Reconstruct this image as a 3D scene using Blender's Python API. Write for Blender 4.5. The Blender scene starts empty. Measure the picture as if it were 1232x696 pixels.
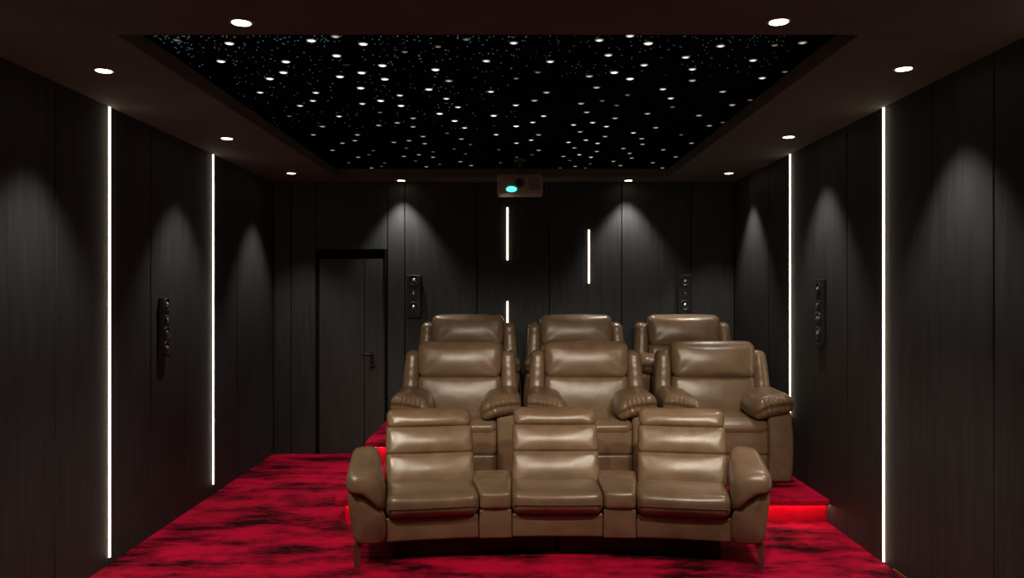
import bpy, math, random
from mathutils import Vector, Matrix

scene = bpy.context.scene
col = scene.collection
random.seed(7)

# ------------------------------------------------------------------ camera
F = 950.0                      # focal length in pixels of a 1232 px wide frame
VX, VY = 618.0, 352.0          # vanishing point in the photograph
HC = 1.75                      # eye height
cam_d = bpy.data.cameras.new('camera')
cam = bpy.data.objects.new('camera', cam_d)
col.objects.link(cam)
cam.location = (0, 0, HC)
cam.rotation_euler = (math.pi / 2, 0, 0)
cam_d.sensor_width = 36.0
cam_d.lens = F / 1232.0 * 36.0
cam_d.shift_x = -(VX - 616.0) / 1232.0
cam_d.shift_y = (VY - 348.0) / 1232.0
cam_d.clip_start = 0.02
scene.camera = cam

# ------------------------------------------------------------------ world, exposure
world = bpy.data.worlds.new('world')
scene.world = world
world.use_nodes = True
world.node_tree.nodes['Background'].inputs[0].default_value = (0, 0, 0, 1)
world.node_tree.nodes['Background'].inputs[1].default_value = 0.0
vs = scene.view_settings
vs.view_transform = 'Standard'
vs.look = 'None'
vs.gamma = 1.0
vs.use_curve_mapping = False
vs.exposure = 0.0

SPOT_W = 70.0                  # every ceiling downlight
SPOT_ANGLE = 80.0
SPOT_BLEND = 0.7
SPOT_COL = (1.0, 0.93, 0.84)
SEAT_COL = (1.0, 0.87, 0.70)
PAIR_W = 165.0                 # the pair in front of the starry panel, turned 18 degrees to the seats
SEAT_FILL_W = 225.0               # unseen spots added to brighten the seats
STRIP_E = 10.0                  # wall light strips
LED_E = 26.0                   # strips under the platform nosings

# room extents
XL, XR = -2.602, 2.389
YB = 8.55
YF = -1.2
ZC = HC + 1.195
TXL, TXR, TYF, TYB = -1.84, 1.60, 3.66, 8.17      # ceiling tray
ZS = ZC + 0.085                                   # star plane
P1, P2 = 0.183, 0.385                              # platform heights


def at(px, py, Y):
    return Vector(((px - VX) * Y / F, Y, HC - (py - VY) * Y / F))


# ------------------------------------------------------------------ materials
def mat(name, base, rough=0.5, metallic=0.0, emit=None, estr=0.0, spec=0.5):
    m = bpy.data.materials.new(name)
    m.use_nodes = True
    b = m.node_tree.nodes['Principled BSDF']
    b.inputs['Base Color'].default_value = (*base, 1)
    b.inputs['Roughness'].default_value = rough
    b.inputs['Metallic'].default_value = metallic
    b.inputs['Specular IOR Level'].default_value = spec
    if emit:
        b.inputs['Emission Color'].default_value = (*emit, 1)
        b.inputs['Emission Strength'].default_value = estr
    return m


def nodes(m):
    nt = m.node_tree
    return nt, nt.nodes, nt.links, nt.nodes['Principled BSDF']


def noise_mix(m, c1, c2, scale=(1, 1, 1), nscale=5.0, detail=4.0, lo=0.35, hi=0.65, rough=0.5, coord='Object'):
    nt, N, L, b = nodes(m)
    tc = N.new('ShaderNodeTexCoord')
    mp = N.new('ShaderNodeMapping')
    mp.inputs['Scale'].default_value = scale
    L.new(tc.outputs[coord], mp.inputs[0])
    nz = N.new('ShaderNodeTexNoise')
    nz.inputs['Scale'].default_value = nscale
    nz.inputs['Detail'].default_value = detail
    nz.inputs['Roughness'].default_value = rough
    L.new(mp.outputs[0], nz.inputs['Vector'])
    r = N.new('ShaderNodeValToRGB')
    r.color_ramp.elements[0].position = lo
    r.color_ramp.elements[1].position = hi
    r.color_ramp.elements[0].color = (*c1, 1)
    r.color_ramp.elements[1].color = (*c2, 1)
    L.new(nz.outputs[0], r.inputs[0])
    L.new(r.outputs[0], b.inputs['Base Color'])
    return tc, mp, nz, r


def bump(m, vec_socket, scale, strength, dist, kind='noise', detail=3.0):
    nt, N, L, b = nodes(m)
    if kind == 'noise':
        t = N.new('ShaderNodeTexNoise')
        t.inputs['Detail'].default_value = detail
        out = t.outputs[0]
    else:
        t = N.new('ShaderNodeTexVoronoi')
        out = t.outputs['Distance']
    t.inputs['Scale'].default_value = scale
    L.new(vec_socket, t.inputs['Vector'])
    bp = N.new('ShaderNodeBump')
    bp.inputs['Strength'].default_value = strength
    bp.inputs['Distance'].default_value = dist
    L.new(out, bp.inputs['Height'])
    if b.inputs['Normal'].links:
        L.new(b.inputs['Normal'].links[0].from_socket, bp.inputs['Normal'])
    L.new(bp.outputs[0], b.inputs['Normal'])


M = {}
M['wall'] = mat('charcoal_panel', (0.03, 0.03, 0.03), 0.62, spec=0.25)
tc, mp, nz, r = noise_mix(M['wall'], (0.026, 0.0275, 0.028), (0.042, 0.0440, 0.045), (9, 9, 0.7), 3.0, 5, 0.3, 0.7)
bump(M['wall'], mp.outputs[0], 9.0, 0.12, 0.002)
M['wall_back'] = mat('dark_gap', (0.006, 0.006, 0.006), 0.9, spec=0.1)
M['door'] = mat('dark_door', (0.03, 0.03, 0.03), 0.5, spec=0.3)
tc, mp, nz, r = noise_mix(M['door'], (0.026, 0.025, 0.024), (0.040, 0.039, 0.038), (9, 9, 0.7), 3.0, 5, 0.3, 0.7)
M['ceiling'] = mat('brown_ceiling', (0.05, 0.036, 0.028), 0.85, spec=0.1)
tc, mp, nz, r = noise_mix(M['ceiling'], (0.092, 0.088, 0.080), (0.112, 0.106, 0.096), (1, 1, 1), 4.0, 4, 0.3, 0.7)
M['star_panel'] = mat('black_felt', (0.0025, 0.0025, 0.003), 0.95, spec=0.02)
M['carpet'] = mat('red_carpet', (0.5, 0.004, 0.03), 0.95, spec=0.08)
tc, mp, nz, r = noise_mix(M['carpet'], (0.022, 0.001, 0.004), (0.48, 0.003, 0.034), (0.60, 1.35, 1.0), 2.3, 9, 0.41, 0.575, 0.72)
bump(M['carpet'], tc.outputs['Object'], 260.0, 0.35, 0.006)
M['carpet_plain'] = mat('plain_red_carpet', (0.52, 0.003, 0.022), 0.95, spec=0.05)
tc, mp, nz, r = noise_mix(M['carpet_plain'], (0.34, 0.002, 0.015), (0.52, 0.003, 0.022), (1, 1, 1), 14.0, 6, 0.3, 0.7)
M['leather'] = mat('brown_leather', (0.2, 0.13, 0.08), 0.32, spec=0.5)
tc, mp, nz, r = noise_mix(M['leather'], (0.132, 0.080, 0.045), (0.203, 0.130, 0.077), (1, 1, 1), 7.0, 6, 0.3, 0.7, 0.6)
bump(M['leather'], tc.outputs['Object'], 230.0, 0.10, 0.0015, 'voronoi')
bump(M['leather'], tc.outputs['Object'], 11.0, 0.16, 0.012, 'noise', 3)
M['seam'] = mat('seam_leather', (0.045, 0.027, 0.016), 0.6)
M['leg'] = mat('bronze_leg', (0.16, 0.10, 0.065), 0.35, 0.6)
M['black'] = mat('matte_black', (0.008, 0.008, 0.008), 0.5, spec=0.4)
M['cone'] = mat('speaker_cone', (0.02, 0.02, 0.02), 0.35, spec=0.5)
M['chrome'] = mat('bright_cap', (0.75, 0.74, 0.72), 0.18, 0.9)
M['black_metal'] = mat('black_metal', (0.02, 0.02, 0.02), 0.28, 0.7)
M['projector'] = mat('projector_body', (0.34, 0.25, 0.21), 0.5)
M['projector_dark'] = mat('projector_dark', (0.09, 0.08, 0.07), 0.4)
M['lens'] = mat('lens_glass', (0.01, 0.015, 0.015), 0.05, spec=0.8)
M['cyan'] = mat('cyan_lamp', (0.1, 0.8, 0.7), 0.3, emit=(0.08, 0.90, 0.72), estr=2.4)
M['strip'] = mat('warm_diffuser', (0.9, 0.85, 0.75), 0.4, emit=(1.0, 0.90, 0.70), estr=STRIP_E)
M['down'] = mat('downlight_lens', (0.9, 0.85, 0.75), 0.4, emit=(1.0, 0.86, 0.62), estr=9.0)
M['ring'] = mat('downlight_ring', (0.30, 0.25, 0.20), 0.35, 0.4)
M['led'] = mat('platform_led', (0.9, 0.5, 0.4), 0.4, emit=(1.0, 0.42, 0.32), estr=LED_E)
M['halo'] = mat('halo_tan', (0.26, 0.18, 0.10), 0.7, 0.0, spec=0.1)  # tan colour stands in for the warm halo around the light strips
M['brass'] = mat('brass', (0.45, 0.30, 0.12), 0.35, 0.8)
STAR_R = (0.020, 0.025, 0.024, 0.026)
for k, e in enumerate((0.35, 1.0, 2.4, 4.5)):
    m_ = M['star%d' % k] = mat('star_glow', (0.02, 0.02, 0.02), 0.6, emit=(1.0, 0.97, 0.93), estr=e)
    nt, N, L, b = nodes(m_)
    tc = N.new('ShaderNodeTexCoord')
    ln = N.new('ShaderNodeVectorMath'); ln.operation = 'LENGTH'
    L.new(tc.outputs['Object'], ln.inputs[0])
    mr = N.new('ShaderNodeMapRange')
    mr.inputs['From Min'].default_value = 0.0
    mr.inputs['From Max'].default_value = STAR_R[k]
    mr.inputs['To Min'].default_value = 1.0
    mr.inputs['To Max'].default_value = 0.0
    L.new(ln.outputs['Value'], mr.inputs[0])
    pw = N.new('ShaderNodeMath'); pw.operation = 'POWER'; pw.inputs[1].default_value = 1.4
    L.new(mr.outputs[0], pw.inputs[0])
    ml = N.new('ShaderNodeMath'); ml.operation = 'MULTIPLY'; ml.inputs[1].default_value = e
    L.new(pw.outputs[0], ml.inputs[0])
    L.new(ml.outputs[0], b.inputs['Emission Strength'])
M['tiny_blue'] = mat('tiny_blue_star', (0.1, 0.3, 0.4), 0.4, emit=(0.12, 0.42, 0.60), estr=0.20)
M['tiny_warm'] = mat('tiny_warm_star', (0.4, 0.3, 0.2), 0.4, emit=(0.55, 0.36, 0.20), estr=0.12)


# ------------------------------------------------------------------ object helpers
def link(o, parent=None):
    col.objects.link(o)
    if parent is not None:
        o.parent = parent
    return o


def obj(name, geo, m, parent=None, smooth=False, loc=None):
    v, f = geo
    me = bpy.data.meshes.new(name)
    me.from_pydata([tuple(p) for p in v], [], f)
    me.validate()
    me.update()
    if smooth:
        me.polygons.foreach_set('use_smooth', [True] * len(me.polygons))
    me.materials.append(m)
    o = bpy.data.objects.new(name, me)
    if loc is not None:
        o.location = loc
    return link(o, parent)


def thing(name, label=None, cat=None, loc=(0, 0, 0), rotz=0.0, group=None, kind=None):
    o = bpy.data.objects.new(name, None)
    o.empty_display_size = 0.1
    o.location = loc
    o.rotation_euler = (0, 0, rotz)
    link(o)
    return tag(o, label, cat, group, kind)


def tag(o, label=None, cat=None, group=None, kind=None):
    if label:
        o['label'] = label
    if cat:
        o['category'] = cat
    if group:
        o['group'] = group
    if kind:
        o['kind'] = kind
    return o


def copy_tree(o, parent=None):
    c = o.copy()
    col.objects.link(c)
    c.parent = parent
    for ch in list(o.children):
        copy_tree(ch, c)
    return c


def box(x0, x1, y0, y1, z0, z1):
    v = [(x, y, z) for z in (z0, z1) for y in (y0, y1) for x in (x0, x1)]
    f = [(0, 2, 3, 1), (4, 5, 7, 6), (0, 1, 5, 4), (2, 6, 7, 3), (0, 4, 6, 2), (1, 3, 7, 5)]
    return v, f


def join(*gs):
    V, Fc = [], []
    for v, f in gs:
        k = len(V)
        V += [tuple(p) for p in v]
        Fc += [tuple(i + k for i in q) for q in f]
    return V, Fc


def xf(g, fn):
    return [fn(*p) for p in g[0]], g[1]


def axis_samples(h, r, n):
    a = [-h, -(h - r) - r * 0.577, -(h - r) - r * 0.268]
    inner = [-(h - r) + 2 * (h - r) * i / n for i in range(n + 1)]
    return a + inner + [-t for t in reversed(a)]


def rbox(hx, hy, hz, r, n=(6, 4, 6), bulge=(0, 0, 0), fn=None, center=(0, 0, 0)):
    """rounded box built as a quad grid on a cube, with crowned faces"""
    r = min(r, hx * 0.98, hy * 0.98, hz * 0.98)
    H = (hx, hy, hz)
    S = [axis_samples(H[i], r, n[i]) for i in range(3)]
    idx, V, Fc = {}, [], []

    def vid(i, j, k):
        key = (i, j, k)
        if key not in idx:
            q = (S[0][i], S[1][j], S[2][k])
            c = [max(-(H[a] - r), min(H[a] - r, q[a])) for a in range(3)]
            d = Vector([q[a] - c[a] for a in range(3)])
            if d.length > 1e-9:
                d = d.normalized() * r
            p = [c[a] + d[a] for a in range(3)]
            w = [max(0.0, math.cos(math.pi / 2 * min(1, abs(p[a]) / H[a]))) ** 0.7 for a in range(3)]
            out = list(p)
            for a in range(3):
                o1, o2 = (a + 1) % 3, (a + 2) % 3
                out[a] += bulge[a] * (p[a] / H[a]) * w[o1] * w[o2]
            if fn:
                out = fn(*out)
            idx[key] = len(V)
            V.append((out[0] + center[0], out[1] + center[1], out[2] + center[2]))
        return idx[key]

    nx, ny, nz = (len(s) - 1 for s in S)
    for i in range(nx):
        for j in range(ny):
            Fc.append((vid(i, j, 0), vid(i, j + 1, 0), vid(i + 1, j + 1, 0), vid(i + 1, j, 0)))
            Fc.append((vid(i, j, nz), vid(i + 1, j, nz), vid(i + 1, j + 1, nz), vid(i, j + 1, nz)))
    for i in range(nx):
        for k in range(nz):
            Fc.append((vid(i, 0, k), vid(i + 1, 0, k), vid(i + 1, 0, k + 1), vid(i, 0, k + 1)))
            Fc.append((vid(i, ny, k), vid(i, ny, k + 1), vid(i + 1, ny, k + 1), vid(i + 1, ny, k)))
    for j in range(ny):
        for k in range(nz):
            Fc.append((vid(0, j, k), vid(0, j, k + 1), vid(0, j + 1, k + 1), vid(0, j + 1, k)))
            Fc.append((vid(nx, j, k), vid(nx, j + 1, k), vid(nx, j + 1, k + 1), vid(nx, j, k + 1)))
    return V, Fc


def lathe(profile, n=24, axis='z', center=(0, 0, 0)):
    """profile: list of (radius, height); closed with caps"""
    V, Fc = [], []
    for (rr, h) in profile:
        for i in range(n):
            a = 2 * math.pi * i / n
            c, s = rr * math.cos(a), rr * math.sin(a)
            p = {'z': (c, s, h), 'y': (c, h, s), 'x': (h, c, s)}[axis]
            V.append(tuple(p[q] + center[q] for q in range(3)))
    for k in range(len(profile) - 1):
        for i in range(n):
            j = (i + 1) % n
            q = (k * n + i, k * n + j, (k + 1) * n + j, (k + 1) * n + i)
            Fc.append(q if axis != 'y' else q[::-1])
    Fc.append(tuple(range(n))[::-1])
    Fc.append(tuple((len(profile) - 1) * n + i for i in range(n)))
    return V, Fc


def chaikin(poly, it=2):
    for _ in range(it):
        out = []
        for i in range(len(poly)):
            a, b = poly[i], poly[(i + 1) % len(poly)]
            out.append((a[0] * 0.75 + b[0] * 0.25, a[1] * 0.75 + b[1] * 0.25))
            out.append((a[0] * 0.25 + b[0] * 0.75, a[1] * 0.25 + b[1] * 0.75))
        poly = out
    return poly


def loft(sections):
    """sections: list of (y, [(x, z), ...]) with equal counts, capped"""
    V, Fc = [], []
    n = len(sections[0][1])
    for y, s in sections:
        V += [(x, y, z) for x, z in s]
    for k in range(len(sections) - 1):
        for i in range(n):
            j = (i + 1) % n
            Fc.append((k * n + i, k * n + j, (k + 1) * n + j, (k + 1) * n + i))
    for base, flip in ((0, True), ((len(sections) - 1) * n, False)):
        cx = sum(V[base + i][0] for i in range(n)) / n
        cz = sum(V[base + i][2] for i in range(n)) / n
        V.append((cx, V[base][1], cz))
        c = len(V) - 1
        for i in range(n):
            j = (i + 1) % n
            Fc.append((base + j, base + i, c) if flip else (base + i, base + j, c))
    return V, Fc


# ------------------------------------------------------------------ the room
floor = obj('floor', box(XL - 0.06, XR + 0.06, YF, YB + 0.06, -0.06, 0.0), M['carpet'])
tag(floor, kind='structure')

g = 0.004


def panel(axis, a0, a1, z0, z1, front, thick, bev=0.004):
    """one wall panel with chamfered front edges; axis = wall side"""
    a0 += g; a1 -= g
    outer = [(a0, z0), (a1, z0), (a1, z1), (a0, z1)]
    inner = [(a0 + bev, z0), (a1 - bev, z0), (a1 - bev, z1), (a0 + bev, z1)]
    V = []
    for (ring, d) in ((outer, thick), (outer, bev), (inner, 0.0)):
        for a, z in ring:
            if axis == 'L':
                V.append((front - d, a, z))
            elif axis == 'R':
                V.append((front + d, a, z))
            else:
                V.append((a, front + d, z))
    Fc = []
    for k in range(2):
        for i in range(4):
            j = (i + 1) % 4
            Fc.append((k * 4 + i, k * 4 + j, (k + 1) * 4 + j, (k + 1) * 4 + i))
    Fc.append((8, 9, 10, 11))
    Fc.append((3, 2, 1, 0))
    if axis == 'L':
        Fc = [q[::-1] for q in Fc]
        Fc = [q[::-1] for q in Fc]
    return V, Fc


def fix_normals(o):
    import bmesh
    bm = bmesh.new()
    bm.from_mesh(o.data)
    bmesh.ops.recalc_face_normals(bm, faces=bm.faces)
    bm.to_mesh(o.data)
    bm.free()
    return o


wl = tag(obj('wall_left', box(XL - 0.10, XL - 0.03, YF, YB + 0.1, 0, ZC + 0.12), M['wall_back']), kind='structure')
wr = tag(obj('wall_right', box(XR + 0.03, XR + 0.10, YF, YB + 0.1, 0, ZC + 0.12), M['wall_back']), kind='structure')
wb = tag(obj('wall_back', box(XL - 0.03, XR + 0.03, YB + 0.05, YB + 0.12, 0, ZC + 0.12), M['wall_back']), kind='structure')
wf = tag(obj('wall_front', box(XL - 0.03, XR + 0.03, YF - 0.08, YF, 0, ZC + 0.12), M['wall']), kind='structure')

bl = [YB, 8.02, 7.43, 6.83, 6.24, 5.66, 5.076, 4.486, 3.90, 3.31]
while bl[-1] > YF + 0.6:
    bl.append(bl[-1] - 0.588)
bl.append(YF)
br = [YB, 7.98, 7.40, 6.815, 6.20, 5.66, 5.09, 4.51, 3.93, 3.34]
while br[-1] > YF + 0.6:
    br.append(br[-1] - 0.588)
br.append(YF)
for a, b in zip(bl[1:], bl[:-1]):
    fix_normals(obj('wall_panel', panel('L', a, b, 0.001, ZC, XL, 0.03), M['wall'], wl))
for a, b in zip(br[1:], br[:-1]):
    fix_normals(obj('wall_panel', panel('R', a, b, 0.001, ZC, XR, 0.03), M['wall'], wr))


def bx(px):
    return (px - VX) * YB / F


DX0, DX1 = bx(380), bx(466)
DZ = HC - (300 - VY) * YB / F
bb = [XL, bx(350), DX0]
for a, b in zip(bb[:-1], bb[1:]):
    fix_normals(obj('wall_panel', panel('B', a, b, 0.001, ZC, YB, 0.05), M['wall'], wb))
fix_normals(obj('wall_panel', panel('B', DX0, DX1, DZ, ZC, YB, 0.05), M['wall'], wb))
bb = [DX1, bx(487), bx(574), bx(661), bx(748), bx(832), XR]
for a, b in zip(bb[:-1], bb[1:]):
    fix_normals(obj('wall_panel', panel('B', a, b, 0.001, ZC, YB, 0.05), M['wall'], wb))

# door in the back wall
door = thing('door_1', loc=((DX0 + DX1) / 2, YB + 0.05, 0), kind='structure')
hw = (DX1 - DX0) / 2
obj('door_frame', join(box(-hw + 0.005, -hw + 0.03, -0.052, 0, 0, DZ - 0.005), box(hw - 0.03, hw - 0.005, -0.052, 0, 0, DZ - 0.005),
                       box(-hw + 0.03, hw - 0.03, -0.004, 0, DZ - 0.10, DZ - 0.005)), M['wall_back'], door)
xs = bx(438) - (DX0 + DX1) / 2
leaf = obj('door_leaf', box(-hw + 0.034, xs - 0.004, -0.034, -0.002, 0.004, DZ - 0.105), M['door'], door)
stile = obj('door_stile', box(xs + 0.004, hw - 0.034, -0.034, -0.002, 0.004, DZ - 0.105), M['door'], door)
hz = HC - (430 - VY) * YB / F
hx = bx(447) - (DX0 + DX1) / 2
hd = obj('door_handle', join(rbox(0.018, 0.006, 0.075, 0.005, (2, 2, 2), center=(hx, -0.041, hz - 0.02)),
                             lathe([(0.011, -0.085), (0.011, -0.045)], 12, 'y', (hx, 0, hz + 0.03)),
                             rbox(0.062, 0.008, 0.010, 0.007, (4, 2, 2), center=(hx - 0.045, -0.088, hz + 0.03))), M['black_metal'], stile, True)
obj('lock_rosette', lathe([(0.024, -0.034), (0.024, -0.044), (0.012, -0.050), (0.004, -0.050)], 16, 'y', (hx + 0.01, 0, hz - 0.10)), M['black_metal'], stile, True)

# ceiling: soffit ring around a shallow tray, tray rim
ceil = thing('ceiling', kind='structure')
obj('soffit', box(XL - 0.03, XR + 0.03, YF, TYF, ZC, ZC + 0.12), M['ceiling'], ceil)
obj('soffit', box(XL - 0.03, XR + 0.03, TYB, YB + 0.05, ZC, ZC + 0.12), M['ceiling'], ceil)
obj('soffit', box(XL - 0.03, TXL, TYF, TYB, ZC, ZC + 0.12), M['ceiling'], ceil)
obj('soffit', box(TXR, XR + 0.03, TYF, TYB, ZC, ZC + 0.12), M['ceiling'], ceil)

# brass skirting line on the right wall near the screen end
trim = tag(obj('trim_1', box(XR - 0.008, XR, YF, 4.96, 0, 0.014), M['brass']), kind='structure')

# ------------------------------------------------------------------ starry panel
star = thing('star_panel', 'black recessed ceiling panel studded with small white star lights', 'ceiling panel',
             ((TXL + TXR) / 2, (TYF + TYB) / 2, ZS))
hx_, hy_ = (TXR - TXL) / 2, (TYB - TYF) / 2
obj('felt_board', box(-hx_, hx_, -hy_, hy_, 0, 0.03), M['star_panel'], star)
STARS = {
    3: [(276, 52), (266, 73.6), (344, 74), (341, 87), (324.6, 94.5), (374.6, 48.6), (437, 52.7), (405, 66.8), (460, 78.6), (435, 87.3),
        (409, 92), (463, 95), (434, 105.7), (458, 121), (524, 83.6), (516, 107.3), (780, 52), (482.5, 127), (529, 136.6), (547, 145.3),
        (739, 87), (758, 94.6), (594, 139), (621, 151.7)],
    2: [(313, 111), (380, 111.3), (376.4, 121), (481, 114.5), (436, 124.5), (537, 118.4), (590.5, 110), (618, 51.3), (662, 73.8), (721, 48),
        (758, 42.8), (732, 66), (775, 78), (825, 68.6), (833, 83), (797.5, 107), (807, 118), (867, 55), (906, 72.3), (917, 93.6),
        (361, 127), (551, 128.7), (559, 153.6), (620.5, 126.4), (641, 147), (597, 161.8), (621.4, 172), (654, 139.4), (713, 147.3), (690, 150),
        (729.6, 152), (705, 168.4), (719, 172.3), (697, 186), (711, 189), (684, 171), (762, 159.6), (585, 73), (639, 168.4), (408, 139.7)],
    1: [(403.6, 43.5), (699, 124.3), (643, 120.7), (833, 96.6), (869.5, 110), (965.5, 51), (497, 142), (478, 147.5), (455.6, 150.6), (497, 152.3),
        (555, 167), (504, 186), (521, 189), (554, 194.4), (567, 199), (513, 200.5), (648, 180.6), (648, 162), (706, 134.8), (740, 142),
        (698, 158.4), (728, 164), (718, 182), (691, 177.7), (779, 136.5), (789, 153.4), (772, 166.6), (773, 173.4), (750, 178.4), (757.5, 184.3),
        (760, 190), (738, 194), (746.5, 199), (785.5, 195.6), (797, 202), (798, 180), (841, 138.7), (853.5, 151), (881, 126), (832, 172),
        (813, 188.6), (692, 200), (678, 188), (430, 162), (427, 169), (412, 172), (388, 152), (377, 162), (400, 180.6), (431, 189),
        (486, 188), (509, 164), (511, 172.6), (717.7, 105), (540, 97), (709, 91.4), (657.5, 111), (474, 171), (492, 169), (447, 202)],
    0: [(212.5, 47.7), (527, 55.7), (561, 47), (647, 86.6), (755, 114), (724.5, 121), (621, 94), (948, 86), (907.5, 120), (348, 139.5),
        (457, 135), (489, 178), (449, 181), (444, 186), (419.5, 195.7), (463, 196), (459, 200), (538, 160), (566, 173.6), (546.5, 179),
        (521, 182.5), (560, 185), (600, 180), (640, 186), (621.6, 189), (500, 193.5), (602, 195.6), (529, 197.5), (742, 126.5), (685.5, 193),
        (710, 197), (704, 202), (674, 202), (809, 128.5), (876, 147), (819.5, 162), (487, 62), (932, 54)],
}
star_mesh = {}
for k in STARS:
    rad = STAR_R[k]
    me = bpy.data.meshes.new('star_light')
    v, f = lathe([(rad, 0.0), (rad * 0.85, -0.003), (rad * 0.3, -0.005)], 10)
    me.from_pydata(v, [], [q[::-1] for q in f])
    me.materials.append(M['star%d' % k])
    star_mesh[k] = me
for k in STARS:
    for (px, py) in STARS[k]:
        Y = F * (ZS - HC) / (VY - py)
        X = (px - VX) * Y / F
        X = max(TXL + 0.03, min(TXR - 0.03, X))
        Y = max(TYF + 0.03, min(TYB - 0.03, Y))
        o = bpy.data.objects.new('star_light', star_mesh[k])
        o.location = (X - (TXL + TXR) / 2, Y - (TYF + TYB) / 2, 0.0)
        link(o, star)
tb, tw = [], []
for i in range(800):
    u = random.random()
    px = 185 + 440 * random.random() ** 1.25 if u < 0.75 else 620 + 330 * random.random()
    py = 43 + 112 * random.random() ** 1.5
    if u >= 0.75:
        py = 43 + 50 * random.random() ** 1.6
    Y = F * (ZS - HC) / (VY - py)
    X = (px - VX) * Y / F
    if not (TXL + 0.03 < X < TXR - 0.03 and TYF + 0.03 < Y < TYB - 0.03):
        continue
    s = random.uniform(0.0018, 0.0058) * (1.0 if u < 0.75 else 0.75)
    q = lathe([(s, 0.0), (s * 0.6, -0.003)], 6, 'z', (X - (TXL + TXR) / 2, Y - (TYF + TYB) / 2, 0))
    (tb if random.random() < 0.68 else tw).append((q[0], [f[::-1] for f in q[1]]))
tag(obj('faint_blue_star_lights', join(*tb), M['tiny_blue'], star), kind='stuff')
tag(obj('faint_amber_star_lights', join(*tw), M['tiny_warm'], star), kind='stuff')


# ------------------------------------------------------------------ downlights
def downlight_proto():
    t = thing('ceiling_downlight')
    fix_normals(obj('trim_ring', lathe([(0.040, 0.0), (0.040, -0.006), (0.046, -0.009), (0.053, -0.006), (0.056, 0.0)], 28), M['ring'], t, True))
    fix_normals(obj('lens', lathe([(0.040, -0.0002), (0.040, -0.0085), (0.032, -0.0105), (0.010, -0.011)], 24), M['down'], t, True))
    ld = bpy.data.lights.new('spot_lamp', 'SPOT')
    ld.energy = SPOT_W
    ld.color = SPOT_COL
    ld.spot_size = math.radians(SPOT_ANGLE)
    ld.spot_blend = SPOT_BLEND
    ld.shadow_soft_size = 0.035
    lo = bpy.data.objects.new('spot_lamp', ld)
    lo.location = (0, 0, -0.05)
    link(lo, t)
    return t


DL = [
    (-1.20, 3.48, 'round downlight in the soffit in front of the starry panel, near its left corner'),
    (1.165, 3.47, 'round downlight in the soffit in front of the starry panel, near its right corner'),
    (-2.198, 4.235, 'round downlight above the left wall, beside the near end of the starry panel'),
    (2.075, 4.20, 'round downlight above the right wall, beside the near end of the starry panel'),
    (-2.215, 6.10, 'round downlight above the left wall, over its slim black speaker'),
    (2.104, 6.04, 'round downlight above the right wall, over its slim black speaker'),
    (-2.22, 7.88, 'round downlight above the left wall, in the corner by the door'),
    (2.148, 7.88, 'round downlight above the right wall, in the far corner beyond the light strips'),
    (-1.195, 8.39, 'round downlight at the back wall beside the door, lighting the panels below'),
    (1.22, 8.39, 'round downlight at the back wall behind the recliners, on the projector\'s right'),
]
proto = downlight_proto()
lights = [proto] + [copy_tree(proto) for _ in DL[1:]]
for i, (x, y, lab) in enumerate(DL):
    o = lights[i]
    o.location = (x, y, ZC)
    if i < 2:
        for ch in o.children:
            if ch.type == 'LIGHT':
                ch.data = ch.data.copy()
                ch.data.energy = PAIR_W
                ch.data.color = SEAT_COL
                ch.rotation_euler = (math.radians(18), 0, 0)
    tag(o, lab, 'downlight', 'ceiling downlights')

# tilted spots added out of view at the screen end to brighten the seats
GL = [(-1.25, 2.72, 'outer left'), (-0.25, 2.72, 'inner left'), (0.80, 2.72, 'inner right'), (1.80, 2.72, 'outer right')]
for i, (x, y, nm) in enumerate(GL):
    t = thing('added_seat_spot', 'added unseen ceiling spotlight at the screen end, the %s one of four' % nm, 'spotlight', (x, y, ZC), 0, 'added fill spotlights at the screen end')
    aim = Vector((x * 0.75 + 0.13 - x, 4.0, -4.0 * math.tan(math.radians(28))))
    q = aim.to_track_quat('-Z', 'Y')
    fix_normals(obj('bracket', lathe([(0.045, 0.0), (0.045, -0.015), (0.012, -0.018), (0.012, -0.08)], 20), M['black'], t, True))
    hd = fix_normals(obj('lamp_head', lathe([(0.030, 0.06), (0.045, 0.05), (0.048, -0.04), (0.042, -0.04), (0.040, -0.02)], 24), M['black'], t, True, (0, 0, -0.10)))
    hd.rotation_mode = 'QUATERNION'
    hd.rotation_quaternion = q
    fix_normals(obj('lens', lathe([(0.040, -0.026), (0.036, -0.034), (0.01, -0.036)], 20), M['down'], hd, True))
    ld = bpy.data.lights.new('spot_lamp', 'SPOT')
    ld.energy = SEAT_FILL_W
    ld.color = SEAT_COL
    ld.spot_size = math.radians(43)
    ld.spot_blend = 1.0
    ld.shadow_soft_size = 0.05
    lo = bpy.data.objects.new('spot_lamp', ld)
    lo.location = (0, 0, -0.05)
    link(lo, hd)


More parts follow.
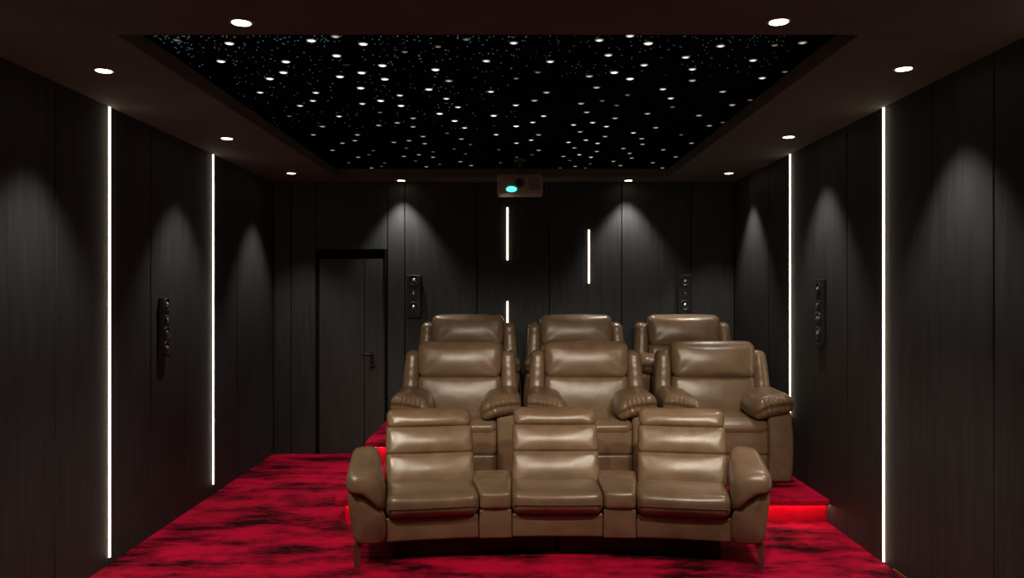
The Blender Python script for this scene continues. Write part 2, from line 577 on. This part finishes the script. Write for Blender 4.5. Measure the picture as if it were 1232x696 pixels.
# ------------------------------------------------------------------ wall light strips
def strip(side, a, z0, z1, lab):
    loc = {'L': (XL, a, 0), 'R': (XR, a, 0), 'B': (a, YB, 0)}[side]
    rz = {'L': 0, 'R': math.pi, 'B': -math.pi / 2}[side]
    t = thing('wall_light_strip', lab, 'light strip', loc, rz, 'vertical light strips on the walls')
    n = 8
    # local +x points away from the wall
    for name, R, D, m in (('halo_channel', 0.018 if side == 'B' else 0.032, 0.001, M['halo']), ('diffuser', 0.007, 0.0085, M['strip'])):  # flat tan flanges imitate the glow beside the diffuser
        V, Fc = [], []
        for z in (z0, z1):
            for i in range(n + 1):
                a_ = -math.pi / 2 + math.pi * i / n
                V.append((D * math.cos(a_) + (0.0005 if name == 'halo_channel' else 0.0015), R * math.sin(a_), z))
        for i in range(n):
            Fc.append((i, i + 1, n + 2 + i, n + 1 + i))
        Fc.append((0, n + 1, 2 * n + 1, n))
        Fc.append(tuple(range(n + 1))[::-1])
        Fc.append(tuple(range(n + 1, 2 * n + 2)))
        fix_normals(obj(name, (V, Fc), m, t))
    return t


strip('L', 5.076, 0.046, ZC - 0.004, 'tall light strip on the left wall, on the sofa\'s side of the slim speaker')
strip('L', 6.83, 0.09, ZC - 0.004, 'tall light strip on the left wall between the slim speaker and the door')
strip('R', 5.09, 0.012, ZC - 0.004, 'tall floor-to-ceiling light strip on the right wall, in front of the platform')
strip('R', 6.815, 0.674, ZC - 0.004, 'light strip on the right wall ending behind the recliner\'s arm')
strip('B', bx(610.5), HC - (313 - VY) * YB / F, HC - (250 - VY) * YB / F, 'short light strip on the back wall directly below the projector')
strip('B', bx(610.5), 1.25, HC - (363 - VY) * YB / F, 'low light strip on the back wall, going down behind the back row recliners')
strip('B', bx(708.5), HC - (341 - VY) * YB / F, HC - (277 - VY) * YB / F, 'short light strip on the back wall, beside the bright light cone')
strip('L', 3.31, 0.046, ZC - 0.004, 'added unseen light strip on the left wall nearest the screen end of the room')  # out of view, added with its twin opposite to brighten the seats
strip('R', 3.34, 0.046, ZC - 0.004, 'added unseen light strip on the right wall nearest the screen end of the room')  # second added strip, also out of view, for light on the seats


# ------------------------------------------------------------------ platforms
def platform(y0, y1, zbase, ztop, lab):
    xr0, xt0 = -1.288, -1.357
    t = thing('seating_platform', lab, 'platform', (0, y0, zbase))
    D = y1 - y0
    h = ztop - zbase
    tt = 0.045
    obj('riser', box(xr0, XR - 0.001, 0.075, D, 0, h - tt), M['carpet_plain'], t)
    obj('tread', rbox((XR - 0.001 - xt0) / 2, D / 2, tt / 2, 0.012, (8, 6, 1), center=((XR - 0.001 + xt0) / 2, D / 2, h - tt / 2)), M['carpet'], t, True)
    obj('led_strip', box(xr0, XR - 0.004, 0.036, 0.048, h - tt - 0.005, h - tt - 0.0005), M['led'], t)
    return t


platform(5.955, YB - 0.002, 0.0, P1, 'red carpeted low platform with glowing riser, under the middle row recliners')
platform(7.18, YB - 0.002, P1, P2, 'upper red carpeted platform step under the back row recliners')


# ------------------------------------------------------------------ recliners
def pleat(x, z, cx, cz, amp, k, fall):
    dx, dz = x - cx, z - cz
    d = math.hypot(dx, dz)
    return amp * math.sin(k * math.atan2(dz, dx)) * math.exp(-d / fall) * min(1.0, d / 0.03)


def make_recliner():
    t = thing('recliner_chair')
    L = M['leather']
    sl = 0.16                                   # recline of the back
    # base
    obj('base', rbox(0.40, 0.32, 0.115, 0.012, (4, 4, 3), center=(0, 0.36, 0.130)), M['seam'], t, True)
    # footrest panel and front panel
    obj('footrest_panel', rbox(0.333, 0.028, 0.100, 0.022, (16, 2, 8), (0, 0.008, 0.004),
        fn=lambda x, y, z: (x, y + 0.004 * math.sin(40 * z + 6 * x) * (1 - min(1, abs(z) / 0.1)) * 0.6, z), center=(0, 0.030, 0.135)), L, t, True)
    obj('front_panel', rbox(0.334, 0.030, 0.118, 0.028, (14, 2, 8), (0, 0.014, 0.0), center=(0, 0.028, 0.348)), L, t, True)
    # seat: crowned pad with rolled lip

    def seat_fn(x, y, z):
        z2 = z + 0.022 * (y + 0.25) - 0.012 * math.exp(-((y + 0.255) / 0.03) ** 2)
        return (x, y, z2)
    seat = obj('seat_cushion', rbox(0.335, 0.262, 0.052, 0.046, (16, 12, 2), (0.0, 0.015, 0.026), fn=seat_fn, center=(0, 0.252, 0.462)), L, t, True)
    # piping under the lip
    obj('piping', rbox(0.330, 0.006, 0.005, 0.004, (12, 1, 1), fn=lambda x, y, z: (x, y - 0.012 * math.cos(math.pi / 2 * x / 0.335), z), center=(0, -0.004, 0.447)), M['seam'], seat, True)

    def lean(x, y, z):
        return y + (z - 0.48) * sl
    # lower back
    def lb(x, y, z):
        w = 1.0 - 0.03 * (z / 0.2)
        yy = y - (pleat(x, z, 0.36, -0.17, 0.006, 9, 0.10) + pleat(x, z, -0.36, -0.17, 0.006, 9, 0.10)) * (1 if y < 0 else 0)
        return (x * w, yy + z * sl, z)
    obj('lower_back_cushion', rbox(0.372, 0.075, 0.195, 0.050, (30, 4, 16), (0.0, 0.040, 0.0), fn=lb, center=(0, 0.495, 0.648)), L, t, True)
    # headrest
    def hr(x, y, z):
        yy = y
        if y < 0.01:
            for sx in (-1, 1):
                yy += pleat(x, z, sx * 0.375, -0.15, 0.012, 10, 0.085) + pleat(x, z, sx * 0.37, 0.155, 0.0045, 7, 0.07)
        w = 1.0 + 0.012 * math.sin(z * 14)
        return (x * w, yy + z * sl, z)
    obj('headrest', rbox(0.362, 0.088, 0.155, 0.060, (36, 4, 16), (0.006, 0.045, 0.008), fn=hr, center=(0, 0.525, 0.974)), L, t, True)
    # side wings of the back
    for s in (-1, 1):
        def wing(x, y, z):
            yy = y + z * sl
            if y < 0:
                yy += 0.003 * math.sin(z * 52) * math.cos(z * 17)
            k = 1.0 - 0.10 * max(0, z / 0.28)
            return (x * k - s * 0.012 * (z / 0.28), yy, z)
        obj('back_wing', rbox(0.068, 0.100, 0.285, 0.055, (4, 5, 24), (0.006, 0.012, 0.0), fn=wing, center=(s * 0.434, 0.565, 0.765)), L, t, True)
    # shell behind
    obj('back_shell', rbox(0.44, 0.045, 0.32, 0.04, (6, 2, 8), (0, 0.02, 0), fn=lambda x, y, z: (x, y + z * sl, z), center=(0, 0.632, 0.72)), L, t, True)
    # arms
    for s in (-1, 1):
        def colf(x, y, z):
            u = z / 0.29
            bul = 0.012 * (1 - u * u)
            xx = x + (bul if x * s > 0 else 0) * s - s * 0.010 * max(0, u) ** 2
            front = y - (0.012 * (1 - u * u) if y < 0 else 0)
            return (xx, front, z)
        arm = obj('arm_body', rbox(0.099, 0.325, 0.295, 0.028, (4, 8, 10), (0, 0.008, 0), fn=colf, center=(s * 0.437, 0.345, 0.297)), L, t, True)

        def padf(x, y, z):
            # x: towards outside is s; ripples round the front end gather
            xo = x * s
            seam = -0.02 + 0.012 * math.cos(xo * 9)
            fr = max(0.0, (-y - 0.12) / 0.13)
            if fr > 0:
                d = z - seam
                groove = math.exp(-(d / 0.016) ** 2)
                rip = math.sin(xo * 170 + 5 * z) * math.exp(-((d - 0.030) / 0.030) ** 2) \
                    + 0.8 * math.sin(xo * 120 + 1.3) * math.exp(-((d + 0.035) / 0.03) ** 2)
                y = y + (0.026 * groove - 0.0085 * rip) * min(1, fr)
                z = z + 0.006 * rip * min(1, fr * 1.5) * (1 if d > 0 else 0.3)
            # plan taper towards the back, droop at inner side
            z = z - 0.05 * max(0, -xo / 0.2) ** 2 - 0.02 * max(0, (xo - 0.12) / 0.1)
            w = 1.0 - 0.12 * max(0, y / 0.26)
            a = 0.17
            X = xo * w
            X, Z = X * math.cos(a) - z * math.sin(a), X * math.sin(a) + z * math.cos(a)
            X = min(X, 0.168 + 0.2 * (X - 0.168)) if X > 0.168 else X
            return (X * s, y, Z + 0.02 * max(0, y / 0.26))
        obj('arm_pad', rbox(0.172, 0.262, 0.082, 0.079, (60, 12, 12), (0.008, 0.014, 0.014), fn=padf, center=(s * 0.366, 0.198, 0.640)), L, t, True)
    # short feet
    for sx in (-1, 1):
        for y in (0.10, 0.60):
            obj('foot', lathe([(0.028, 0.0), (0.030, 0.02), (0.030, 0.03)], 12, 'z', (sx * 0.43, y, 0.0)), M['black'], t, True)
    return t


rec = make_recliner()
RX = (-0.474, 0.640, 1.754)
cols = ('end chair away from the right wall', 'centre chair of the row', 'end chair against the right wall')
for row, (y, z) in enumerate(((6.462, P1), (7.63, P2))):
    for i, x in enumerate(RX):
        o = rec if (row == 0 and i == 0) else copy_tree(rec)
        if row == 1:
            x = (-0.470, 0.641, 1.752)[i]
        o.location = (x, y, z + 0.001)
        lab = 'brown leather recliner in the %s row, %s' % (('middle', 'back')[row], cols[i])
        tag(o, lab, 'recliner', 'leather recliners on the platforms')

# ------------------------------------------------------------------ curved sofa
R_S = 4.9
sofa = thing('sofa', 'curved brown leather three-seat sofa with two consoles and tapered legs', 'sofa', (0.287, 5.165, 0))


def bend(x, y, z):
    a = x / R_S
    return ((R_S + y) * math.sin(a), (R_S + y) * math.cos(a) - R_S, z)


def sp(name, geo, m=None, parent=None, smooth=True):
    return obj(name, xf(geo, bend), m or M['leather'], parent or sofa, smooth)


SW = 0.294
for cx in (-0.812, 0.0, 0.812):
    sp('base_panel', rbox(SW + 0.006, 0.295, 0.078, 0.014, (12, 6, 4), (0, 0.004, 0), center=(cx, 0.310, 0.222)))

    def sf(x, y, z):
        z2 = z - 0.006 * max(0, (-y - 0.10) / 0.16) ** 2 * max(0, min(1, (z + 0.02) / 0.07))
        z2 -= 0.055 * y * max(0, min(1, (z + 0.07) / 0.10))
        return (x * (1 - 0.10 * max(0, y + 0.1)), y, z2)
    c = sp('seat_cushion', rbox(SW + 0.004, 0.262, 0.070, 0.050, (16, 14, 5), (0.0, 0.020, 0.010), fn=sf, center=(cx, 0.230, 0.371)))
    sp('piping', rbox(SW - 0.004, 0.005, 0.004, 0.0035, (12, 1, 1), fn=lambda x, y, z: (x, y - 0.019 * math.cos(math.pi / 2 * x / SW) ** 0.7, z), center=(cx, -0.0325, 0.368)), M['seam'], c)
    sl = 0.40
    for name, z0, z1, w, dep, r in (('lumbar_cushion', 0.398, 0.614, 0.275, 0.072, 0.030), ('upper_back_cushion', 0.605, 0.789, 0.275, 0.070, 0.030), ('head_roll', 0.779, 0.899, 0.272, 0.067, 0.040)):
        hz = (z1 - z0) / 2
        zc = (z0 + z1) / 2
        k = 1 if cx <= 0 else -1

        def bf(x, y, z, w=w, hz=hz, name=name):
            yy = y + z * sl
            if y < 0:
                for sx in (-1, 1):
                    yy += pleat(x, z, sx * (w + 0.005), hz, 0.004, 7, 0.06) + pleat(x, z, sx * (w + 0.005), -hz, 0.004, 7, 0.06)
            return (x * (1 - 0.035 * ((z + zc - 0.66) / 0.25)), yy, z)
        sp(name, rbox(w, dep, hz, r, (26, 4, 10), (0.003, 0.036, 0.002), fn=bf, center=(cx + 0.012, 0.500 + (zc - 0.44) * sl, zc)))
    sp('back_shell', rbox(SW - 0.03, 0.028, 0.205, 0.025, (6, 2, 6), fn=lambda x, y, z: (x * (1 - 0.1 * z), y + z * sl, z), center=(cx + 0.012, 0.500 + (0.65 - 0.44) * sl + 0.075, 0.650)))

for s in (-1, 1):
    cx = s * 0.4055
    con = sp('console_body', rbox(0.1055, 0.300, 0.094, 0.010, (4, 6, 4), (0, 0.003, 0), center=(cx, 0.300, 0.238)))
    def cf(x, y, z):
        return (x * (1 + 0.50 * max(0, y + 0.24)), y, z + 0.030 * (y + 0.26) - 0.010 * math.exp(-((y - 0.06) / 0.012) ** 2) * (1 if z > 0 else 0))
    sp('console_lid', rbox(0.1045, 0.285, 0.060, 0.030, (6, 26, 3), (0.0, 0.012, 0.012), fn=cf, center=(cx, 0.270, 0.392)))

for s in (-1, 1):
    # arm side body
    def sect(pts, it=2):
        return chaikin([(s * x, z) for x, z in (pts if s > 0 else pts[::-1])], it)
    secs = []
    for y, sh in ((-0.012, 0.018), (-0.004, 0.006), (0.02, 0.0), (0.2, 0.0), (0.45, 0.0), (0.62, 0.0), (0.64, 0.02)):
        pts = [(1.112, 0.146 + sh), (1.200, 0.144 + sh), (1.310 - sh, 0.146 + sh), (1.336 - sh, 0.30), (1.354 - sh, 0.46), (1.332 - sh, 0.515), (1.25, 0.50), (1.15, 0.37), (1.112, 0.335)]
        secs.append((y, sect(pts)))
    secs = [(y, [(s * (1.108 + (abs(x) - 1.108) * (1 - 0.55 * max(0, y))), z) for x, z in q]) for y, q in secs]
    fix_normals(sp('arm_body', loft(secs)))
    # arm pad draped over the top
    secs = []
    N_ = 14
    for i in range(N_ + 1):
        u = i / N_
        y = -0.045 + 0.585 * u
        e = 0.0
        if u < 0.14:
            e = 1 - math.sqrt(max(0, 1 - ((0.14 - u) / 0.14) ** 2))
        if u > 0.90:
            e = 1 - math.sqrt(max(0, 1 - ((u - 0.90) / 0.10) ** 2))
        lift = 0.066 * min(1, u / 0.8)
        pts = [(1.108, 0.345 + lift * 0.8), (1.110, 0.500 + lift + 0.05 * u), (1.165, 0.585 + lift + 0.03 * u), (1.270, 0.612 + lift), (1.352, 0.606 + lift * 0.9), (1.368, 0.535 + lift * 0.6),
               (1.354, 0.480 + lift * 0.4), (1.275, 0.466 + lift * 0.4), (1.200, 0.405 + lift * 0.6), (1.140, 0.330 + lift * 0.8)]
        mx, mz = 1.25, 0.50 + lift * 0.8
        pts = [(mx + (x - mx) * (1 - 0.30 * e), mz + (z - mz) * (1 - (0.42 if u < 0.5 else 0.15) * e)) for x, z in pts]
        secs.append((y, sect(pts)))
    secs = [(y, [(s * (1.108 + (abs(x) - 1.108) * (1 - 0.55 * max(0, y))), z) for x, z in q]) for y, q in secs]
    fix_normals(sp('arm_pad', loft(secs)))
    for y, dy in ((0.035, -0.012), (0.60, 0.02)):
        V, Fc = [], []
        for (z, w, d, ox, oy) in ((0.150, 0.030, 0.022, 0, 0), (0.12, 0.024, 0.018, 0.004, dy * 0.2), (0.0, 0.013, 0.011, 0.012, dy)):
            for ax_, ay_ in ((-1, -1), (1, -1), (1, 1), (-1, 1)):
                V.append((s * ((1.285 if y < 0.3 else 1.15) + ox) + ax_ * w, y + oy + ay_ * d, z))
        for k in range(2):
            for i in range(4):
                j = (i + 1) % 4
                Fc.append((k * 4 + i, k * 4 + j, k * 4 + 4 + j, k * 4 + 4 + i))
        Fc += [(0, 1, 2, 3), (8, 9, 10, 11)]
        fix_normals(sp('leg', (V, Fc), M['leg'], smooth=False))
for s in (-1, 1):
    sp('under_sofa_shade', rbox(0.52, 0.20, 0.072, 0.01, (12, 3, 1), center=(s * 0.535, 0.33, 0.0725)), M['black'])  # black blocks added in place of the deep shade under the sofa


# ------------------------------------------------------------------ speakers
def speaker(lab, loc, rz, w, h, d, drivers):
    """wall speaker, local -y faces the room"""
    t = thing('wall_speaker', lab, 'speaker', loc, rz, 'slim black wall speakers')
    obj('cabinet', rbox(w / 2, d / 2, h / 2, 0.006, (2, 2, 4), center=(0, -d / 2, 0)), M['black'], t, True)
    for z, r in drivers:
        wz = fix_normals(obj('woofer', lathe([(r, -d + 0.0015), (r, -d - 0.005), (r * 0.86, -d - 0.006), (r * 0.80, -d - 0.001), (r * 0.4, -d + 0.0005)], 24, 'y', (0, 0, z)), M['cone'], t, True))
        fix_normals(obj('dust_cap', lathe([(r * 0.34, -d), (r * 0.30, -d - 0.008), (r * 0.16, -d - 0.013), (r * 0.04, -d - 0.014)], 16, 'y', (0, 0, z)), M['chrome'], wz, True))
    return t


speaker('slim black speaker on the back wall between the door and the recliners', (bx(498.5), YB - 0.0005, HC - (357 - VY) * YB / F), 0, 0.15, 0.46, 0.06,
        [(0.175, 0.058), (0.03, 0.03), (-0.115, 0.058)])
speaker('slim black speaker on the back wall above the recliner near the right wall', (bx(823), YB - 0.0005, HC - (355 - VY) * YB / F), 0, 0.15, 0.44, 0.06,
        [(0.15, 0.058), (0.02, 0.03), (-0.11, 0.058)])
speaker('slim black speaker on the left wall between the two light strips', (XL + 0.0005, 5.84, 1.49), math.pi / 2, 0.12, 0.44, 0.035,
        [(0.17, 0.05), (0.06, 0.03), (-0.04, 0.05), (-0.15, 0.05)])
speaker('slim black speaker on the right wall between the two light strips', (XR - 0.0005, 6.10, 1.60), -math.pi / 2, 0.12, 0.50, 0.035,
        [(0.18, 0.05), (0.06, 0.03), (-0.05, 0.05), (-0.16, 0.05)])

# ------------------------------------------------------------------ projector
PY = 7.45
pc = at(625.5, 221, PY)
pr = thing('ceiling_projector', 'pale ceiling projector with glowing cyan lamp hanging from the starry panel', 'projector', (pc.x, PY, pc.z))
W2, H2, D2 = 27.5 * PY / F, 12.0 * PY / F, 0.15
obj('housing', rbox(W2, D2, H2, 0.022, (6, 4, 3), (0, 0.006, 0), fn=lambda x, y, z: (x * (1 - 0.03 * z / H2), y, z), center=(0, D2, 0)), M['projector'], pr, True)
lr = fix_normals(obj('lens_ring', lathe([(0.048, 0.01), (0.048, -0.018), (0.042, -0.022), (0.034, -0.018), (0.030, 0.0)], 28, 'y', (0.0, 0, 0.004)), M['projector_dark'], pr, True))
fix_normals(obj('lens', lathe([(0.032, -0.004), (0.026, -0.010), (0.012, -0.014), (0.002, -0.015)], 24, 'y', (0.0, 0, 0.004)), M['lens'], lr, True))
fix_normals(obj('lamp_window', xf(lathe([(0.026, 0.0), (0.026, -0.006), (0.016, -0.011), (0.003, -0.012)], 24, 'y'), lambda x, y, z: (x * 1.9 - 0.080, y - 0.004, z - 0.054)), M['cyan'], pr, True))
for i in range(6):
    obj('vent_slat', box(0.085, 0.185, -0.008, 0.004, -0.055 + i * 0.020, -0.047 + i * 0.020), M['projector_dark'], pr)
obj('mount_bracket', join(box(-0.09, 0.10, 0.08, 0.20, H2 - 0.002, H2 + 0.018), box(-0.03, 0.03, 0.11, 0.17, H2 + 0.018, H2 + 0.05)), M['projector_dark'], pr)
obj('mount_pole', lathe([(0.022, H2 + 0.04), (0.022, ZS - pc.z - 0.012)], 16, 'z', (0, 0.14, 0)), M['projector_dark'], pr, True)
obj('ceiling_plate', lathe([(0.06, ZS - pc.z - 0.014), (0.06, ZS - pc.z - 0.0005)], 20, 'z', (0, 0.14, 0)), M['projector_dark'], pr)
